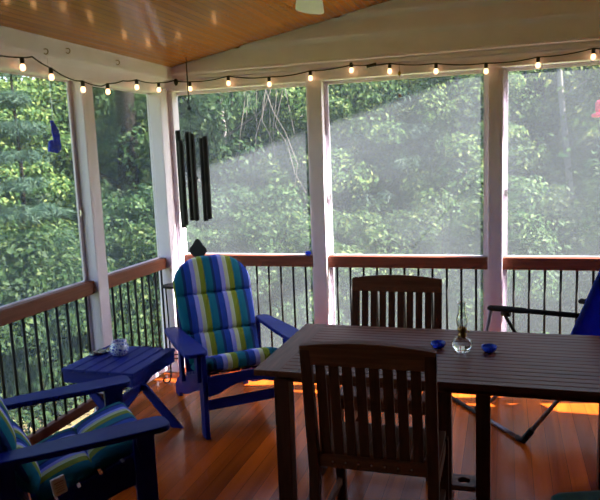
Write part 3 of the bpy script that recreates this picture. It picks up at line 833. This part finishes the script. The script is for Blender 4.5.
# ------------------------------------------------------------------ outdoors
GZ = -.9
CAM = Vector((2.498, -4.569, 1.65))
def polar(az, r, z=GZ):
    a = math.radians(az); return (CAM.x + r * math.sin(a), CAM.y + r * math.cos(a), z)
m = MB(); ng = 40
ring = []
gv = []; gf = []
for i in range(ng + 1):
    for j in range(ng + 1):
        x = -34 + 68 * i / ng + CAM.x; y = -20 + 74 * j / ng
        r = math.hypot(x - CAM.x, y - CAM.y)
        h = 0 if r < 17 else (r - 17) ** 1.25 * .10
        if y < 2 and x > -1: h = 0
        gv.append((x, y, GZ + h))
gf = [(i * (ng + 1) + j, (i + 1) * (ng + 1) + j, (i + 1) * (ng + 1) + j + 1, i * (ng + 1) + j + 1) for i in range(ng) for j in range(ng)]
m.add(gv, gf)
struct(m.build('ground', GROUND, smooth=True), 'lawn and leaf litter around the porch rising into the woods', 'ground')
fd = MB()
fd.box(-.08, XR + .08, YF, .08, GZ - .05, -.141)
struct(fd.build('trim_9', HOUSE), 'skirt under the porch deck', 'skirt')

rng = np.random.default_rng(11)
def leaf_mesh(name, cen, size, mat, up=.55, asp=.55, seed=0, droop=0.0):
    """one diamond-shaped leaf per centre, random facing biased upward"""
    r = np.random.default_rng(seed); n = len(cen[0]) if isinstance(cen, tuple) else len(cen)
    nrm = r.normal(size=(n, 3)); nrm /= np.linalg.norm(nrm, axis=1)[:, None]
    if isinstance(cen, tuple):                       # leaves of one spray face outward from its middle
        cen, out = cen
        nrm = out * 1.1 + nrm * .75; nrm[:, 2] += up * .6; up = 0
        nrm[:, 2] = np.where(nrm[:, 2] < -.3, -nrm[:, 2], nrm[:, 2])
    nrm[:, 2] = (np.abs(nrm[:, 2]) if up else nrm[:, 2]) + up; nrm /= np.linalg.norm(nrm, axis=1)[:, None]
    a = r.normal(size=(n, 3)); a[:, 2] -= droop; a -= nrm * (a * nrm).sum(1)[:, None]; a /= np.linalg.norm(a, axis=1)[:, None]
    b_ = np.cross(nrm, a)
    s = size * r.uniform(.6, 1.35, n)[:, None]
    v = np.empty((n, 4, 3), np.float32)
    v[:, 0] = cen - a * s * .5; v[:, 1] = cen + b_ * s * asp * .5 + a * s * .08 + nrm * s * .07
    v[:, 2] = cen + a * s * .5; v[:, 3] = cen - b_ * s * asp * .5 + a * s * .08 + nrm * s * .07
    me = bpy.data.meshes.new(name)
    me.vertices.add(n * 4); me.vertices.foreach_set('co', v.reshape(-1))
    me.loops.add(n * 4); me.loops.foreach_set('vertex_index', np.arange(n * 4, dtype=np.int32))
    me.polygons.add(n); me.polygons.foreach_set('loop_start', np.arange(0, n * 4, 4, dtype=np.int32))
    me.polygons.foreach_set('loop_total', np.full(n, 4, np.int32))
    me.materials.append(mat); me.update(calc_edges=True); me.validate()
    return me
def clumps(n, k, fn, spread, seed):
    r = np.random.default_rng(seed)
    c = fn(r, k)
    idx = r.integers(0, k, n)
    sp = spread * r.uniform(.6, 1.5, k)
    d = r.normal(size=(n, 3)); d /= np.linalg.norm(d, axis=1)[:, None]
    p = c[idx] + d * (r.uniform(.25, 1, n) ** .5 * sp[idx] * 1.7)[:, None] * np.array([1, 1, .62])
    return p, d
def dome(rad, h, z0=.0, shell=.55):
    def f(r, k):
        d = r.normal(size=(k, 3)); d[:, 2] = np.abs(d[:, 2]) * .9; d /= np.linalg.norm(d, axis=1)[:, None]
        q = r.uniform(shell, 1, k)[:, None]
        p = d * q * np.array([rad, rad, h]); p[:, 2] += z0
        return p
    return f
def ellip(rad, h, zc_, shell=.4):
    def f(r, k):
        d = r.normal(size=(k, 3)); d /= np.linalg.norm(d, axis=1)[:, None]
        q = r.uniform(shell, 1, k)[:, None]
        p = d * q * np.array([rad, rad, h]); p[:, 2] += zc_
        return p
    return f
def cone_layers(rad, h, z0):
    def f(r, k):
        t_ = r.uniform(0, 1, k) ** 1.2; a = r.uniform(0, 2 * PI, k); q = np.sqrt(r.uniform(.15, 1, k))
        R_ = rad * (1 - t_) * q + .05
        lay = np.round(t_ * 11) / 11
        return np.stack([R_ * np.cos(a), R_ * np.sin(a), z0 + h * lay - .25 * R_], 1)
    return f
ME = {
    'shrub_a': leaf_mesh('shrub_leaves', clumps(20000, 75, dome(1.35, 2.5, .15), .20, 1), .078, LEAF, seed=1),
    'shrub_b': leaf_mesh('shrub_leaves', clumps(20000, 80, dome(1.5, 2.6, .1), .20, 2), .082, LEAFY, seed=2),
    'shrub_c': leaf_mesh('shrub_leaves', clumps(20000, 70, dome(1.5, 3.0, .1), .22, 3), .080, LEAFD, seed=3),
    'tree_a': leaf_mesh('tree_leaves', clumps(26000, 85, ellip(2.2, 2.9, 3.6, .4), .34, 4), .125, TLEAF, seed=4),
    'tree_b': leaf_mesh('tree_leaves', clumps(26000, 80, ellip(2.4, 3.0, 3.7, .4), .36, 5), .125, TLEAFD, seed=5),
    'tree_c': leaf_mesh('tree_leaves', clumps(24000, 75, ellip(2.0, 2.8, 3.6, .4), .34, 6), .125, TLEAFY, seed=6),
    'pine': leaf_mesh('pine_needles', clumps(26000, 260, cone_layers(2.3, 7.5, .5), .17, 7), .16, NEEDLE, up=.9, asp=.12, seed=7, droop=.5),
}
def trunk_mb(h, r, lean=(0, 0), seed=0, branches=5, bz=(.35, .9)):
    rr = random.Random(seed); m = MB(); pts = []
    n = 9
    for i in range(n):
        q = i / (n - 1)
        pts.append((lean[0] * q * h + rr.uniform(-.04, .04) * h * .15, lean[1] * q * h + rr.uniform(-.04, .04) * h * .15, -.15 + q * (h + .15)))
    m.tube(pts, [r * (1.35 if i == 0 else 1) * (1 - .75 * i / (n - 1)) for i in range(n)], 9)
    for k in range(branches):
        q = rr.uniform(*bz); i = min(n - 2, int(q * (n - 1))); p = Vector(pts[i])
        a = rr.uniform(0, 2 * PI); Lb = h * rr.uniform(.12, .24)
        m.tube([p, p + Vector((math.cos(a) * Lb * .5, math.sin(a) * Lb * .5, Lb * .3)), p + Vector((math.cos(a) * Lb, math.sin(a) * Lb, Lb * .45))], [r * .32, r * .2, r * .08], 6)
    return m
TR = {'shrub': trunk_mb(1.9, .035, seed=1, branches=7, bz=(.05, .6)), 'tree': trunk_mb(5.8, .11, seed=2, branches=9), 'pine': trunk_mb(8.3, .10, seed=3, branches=0)}
TRM = {}
def plant(kind, name, az, r, s, label, cat, group=None, rot=None, trunk=None, bark=None, foliage=True):
    t = thing(name, label, cat, polar(az, r), rot if rot is not None else random.uniform(0, 6.28), group)
    rr = math.hypot(t.location.x - CAM.x, t.location.y - CAM.y)
    if rr > 17: t.location.z = GZ + (rr - 17) ** 1.25 * .10
    t.scale = (s, s, s)
    if foliage:
        f = bpy.data.objects.new('foliage', ME[kind]); COL.objects.link(f); f.parent = t
    base = kind.split('_')[0]
    if trunk is None:
        key = base
        if key not in TRM:
            o = TR[base].build('trunk', bark or BARK, t, smooth=True); TRM[key] = o
        else:
            o = TRM[key].copy(); COL.objects.link(o); o.parent = t
    else:
        o = trunk.build('trunk', bark or BARK, t, smooth=True)
    return t

# shrubs in front of the wood
G1 = 'leafy shrubs at the edge of the wood'
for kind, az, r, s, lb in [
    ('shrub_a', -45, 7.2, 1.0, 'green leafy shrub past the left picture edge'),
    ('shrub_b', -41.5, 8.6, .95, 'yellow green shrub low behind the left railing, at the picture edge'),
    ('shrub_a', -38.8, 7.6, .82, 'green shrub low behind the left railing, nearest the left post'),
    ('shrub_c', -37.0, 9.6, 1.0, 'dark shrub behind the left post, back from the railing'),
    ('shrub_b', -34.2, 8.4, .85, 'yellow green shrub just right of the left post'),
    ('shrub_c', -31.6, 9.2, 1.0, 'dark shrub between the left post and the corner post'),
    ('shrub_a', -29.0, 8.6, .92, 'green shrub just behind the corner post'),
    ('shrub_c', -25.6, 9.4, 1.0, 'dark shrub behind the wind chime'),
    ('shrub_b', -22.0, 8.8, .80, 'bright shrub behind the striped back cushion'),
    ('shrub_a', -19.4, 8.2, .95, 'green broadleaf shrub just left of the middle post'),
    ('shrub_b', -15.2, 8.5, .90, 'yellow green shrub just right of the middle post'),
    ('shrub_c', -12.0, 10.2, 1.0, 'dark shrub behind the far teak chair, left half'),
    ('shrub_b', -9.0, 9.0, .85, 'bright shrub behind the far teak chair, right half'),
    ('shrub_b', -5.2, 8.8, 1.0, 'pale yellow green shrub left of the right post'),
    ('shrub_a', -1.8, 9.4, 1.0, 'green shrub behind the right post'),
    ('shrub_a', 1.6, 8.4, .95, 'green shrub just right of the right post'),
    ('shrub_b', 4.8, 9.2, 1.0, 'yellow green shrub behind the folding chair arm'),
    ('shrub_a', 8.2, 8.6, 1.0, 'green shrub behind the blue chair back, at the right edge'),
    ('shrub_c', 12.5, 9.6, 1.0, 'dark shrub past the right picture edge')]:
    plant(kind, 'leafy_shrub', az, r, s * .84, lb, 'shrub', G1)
G2 = 'broadleaf trees in the wood'
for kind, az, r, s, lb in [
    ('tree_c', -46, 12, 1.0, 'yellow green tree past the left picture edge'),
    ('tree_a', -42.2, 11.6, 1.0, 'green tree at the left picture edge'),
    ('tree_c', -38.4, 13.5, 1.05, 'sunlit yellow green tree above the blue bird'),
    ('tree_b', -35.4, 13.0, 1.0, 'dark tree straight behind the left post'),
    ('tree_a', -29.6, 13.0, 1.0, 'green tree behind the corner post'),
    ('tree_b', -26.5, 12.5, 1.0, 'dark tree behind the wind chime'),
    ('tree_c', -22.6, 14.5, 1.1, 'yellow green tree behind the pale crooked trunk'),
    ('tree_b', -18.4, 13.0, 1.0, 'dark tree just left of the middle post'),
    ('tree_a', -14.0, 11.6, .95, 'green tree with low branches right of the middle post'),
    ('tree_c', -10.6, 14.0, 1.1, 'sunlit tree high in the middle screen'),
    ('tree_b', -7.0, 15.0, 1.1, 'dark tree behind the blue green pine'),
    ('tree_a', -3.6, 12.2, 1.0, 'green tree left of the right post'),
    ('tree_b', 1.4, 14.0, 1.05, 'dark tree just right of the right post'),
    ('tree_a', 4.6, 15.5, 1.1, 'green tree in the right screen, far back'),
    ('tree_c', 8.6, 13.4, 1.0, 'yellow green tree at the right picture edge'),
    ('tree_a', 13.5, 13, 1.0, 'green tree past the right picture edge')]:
    plant(kind, 'broadleaf_tree', az, r - 1.2, s * random.uniform(.60, .84), lb, 'tree', G2)
plant('pine', 'pine_tree', -40.6, 8.4, .46, 'soft blue green pine in the left screen, below the bird', 'pine', 'blue green pines')
plant('pine', 'pine_tree', -9.4, 10.4, .66, 'soft blue green pine in the middle screen', 'pine', 'blue green pines')
# bare trunks that show
for az, r, h, rad, lean, bark, lb in [
    (-32.0, 10.4, 9, .21, (.0, .0), BARK, 'thick dark trunk between the left post and the corner post'),
    (-23.4, 10.6, 8, .07, (-.05, .0), PALEBARK, 'pale crooked thin trunk right of the wind chime'),
    (-20.3, 11.2, 8, .055, (.04, 0), PALEBARK, 'thin pale trunk left of the middle post'),
    (-4.0, 10.8, 9, .13, (.01, 0), PALEBARK, 'grey trunk left of the right post'),
    (2.9, 11.6, 9, .12, (-.01, 0), BARK, 'dark upright trunk in the right screen'),
    (5.9, 11.0, 9, .06, (-.10, 0), PALEBARK, 'pale leaning trunk in the right screen')]:
    t = thing('bare_trunk', lb, 'tree trunk', polar(az, r), 0, 'bare trunks among the leaves')
    trunk_mb(h, rad, lean, seed=int(az * 10), branches=4, bz=(.25, .8)).build('trunk', bark, t, smooth=True)
# tangle of bare hanging vines
t = MB(); rv = random.Random(5)
for k in range(15):
    p = Vector(polar(rv.uniform(-22.6, -18.6), rv.uniform(9.2, 10.2), rv.uniform(2.6, 4.4)))
    pts = [p.copy()]
    for j in range(7):
        p = p + Vector((rv.uniform(-.16, .16), rv.uniform(-.1, .1), -rv.uniform(.25, .5))); pts.append(p.copy())
    t.tube(pts, .006, 4)
tag(t.build('hanging_vines', wood('vine_bark', (.07, .06, .05), (.14, .12, .10), 2, .9), smooth=True), 'tangle of thin pale vines hanging left of the middle post', 'vines', kind='stuff')

# undergrowth and far woods nobody could count
def arc_pts(n, r0, r1, z0, z1, a0, a1, seed, pw=1.0):
    r = np.random.default_rng(seed)
    k = 420
    a = np.radians(r.uniform(a0, a1, k)); R_ = r.uniform(r0, r1, k); z = z0 + (z1 - z0) * r.uniform(0, 1, k) ** pw
    hill = np.where(R_ > 17, np.maximum(R_ - 17, 0) ** 1.25 * .10, 0)
    c_ = np.stack([CAM.x + R_ * np.sin(a), CAM.y + R_ * np.cos(a), z + hill], 1)
    idx = r.integers(0, k, n)
    return c_[idx] + r.normal(size=(n, 3)) * np.array([.5, .5, .3]) * (r0 / 12)
o = bpy.data.objects.new('undergrowth', leaf_mesh('undergrowth', arc_pts(34000, 10.5, 16, GZ, 1.6, -62, 32, 21, 1.4), .15, LEAF, seed=21)); COL.objects.link(o)
tag(o, 'low leafy undergrowth covering the floor of the wood', 'undergrowth', kind='stuff')
o = bpy.data.objects.new('woods', leaf_mesh('woods', arc_pts(60000, 18, 27, GZ, 6.5, -68, 38, 22, .9), .26, TLEAF, seed=22)); COL.objects.link(o)
tag(o, 'dense wood far behind the near trees', 'woods', kind='stuff')

# red feeder outside the right screen
t = thing('bird_feeder', 'red hanging feeder outside the right screen, at the picture edge', 'feeder', (3.165, .78, 1.91))
MB().lathe([(.02, -.055), (.055, -.05), (.062, -.035), (.045, -.022), (.03, -.02)], 20).build('feeder_base', RED, t, smooth=True)
MB().lathe([(.028, -.02), (.034, .0), (.034, .05), (.02, .07)], 20).build('bottle', RED, t, smooth=True)
MB().tube([(0, 0, .07), (0, -.25, .52), (0, -.53, .50)], .003, 5).build('wire', BLACK, t)

# ------------------------------------------------------------------ light
sd = Vector((.90, .20, 1.0)).normalized()
L = bpy.data.lights.new('sun', 'SUN'); L.energy = 20.0; L.angle = .012; L.color = (1, .95, .86)
so = bpy.data.objects.new('sun', L); COL.objects.link(so); so.rotation_euler = sd.to_track_quat('Z', 'Y').to_euler()
w = bpy.data.worlds.new('sky'); S.world = w; w.use_nodes = True
nt = w.node_tree; nt.nodes.clear()
sky = nt.nodes.new('ShaderNodeTexSky'); sky.sky_type = 'NISHITA'; sky.sun_disc = False
sky.sun_elevation = math.asin(sd.z); sky.sun_rotation = math.atan2(sd.x, sd.y); sky.dust_density = 2.5; sky.ozone_density = 1.0; sky.air_density = 1.0
bg = nt.nodes.new('ShaderNodeBackground'); bg.inputs['Strength'].default_value = .31
wo = nt.nodes.new('ShaderNodeOutputWorld'); nt.links.new(sky.outputs[0], bg.inputs[0]); nt.links.new(bg.outputs[0], wo.inputs[0])

# ------------------------------------------------------------------ camera
yaw, pit, rol = -.3087, -.1421, -.0391
F = Vector((math.sin(yaw) * math.cos(pit), math.cos(yaw) * math.cos(pit), math.sin(pit)))
Rv = Vector((math.cos(yaw), -math.sin(yaw), 0)); U = Rv.cross(F)
R2 = Rv * math.cos(rol) + U * math.sin(rol); U2 = -Rv * math.sin(rol) + U * math.cos(rol)
cd = bpy.data.cameras.new('camera'); cd.sensor_width = 36; cd.lens = 649.25 / 600 * 36; cd.clip_start = .05; cd.clip_end = 200
co = bpy.data.objects.new('camera', cd); COL.objects.link(co)
co.matrix_world = Matrix(((R2.x, U2.x, -F.x, CAM.x), (R2.y, U2.y, -F.y, CAM.y), (R2.z, U2.z, -F.z, CAM.z), (0, 0, 0, 1)))
S.camera = co
S.view_settings.view_transform = 'Standard'; S.view_settings.look = 'None'; S.view_settings.gamma = 1; S.view_settings.use_curve_mapping = False
S.view_settings.exposure = 1.4
S.cycles.transparent_max_bounces = 16
S.cycles.max_bounces = 10
S.cycles.use_denoising = True
S.cycles.denoising_input_passes = 'RGB_ALBEDO'
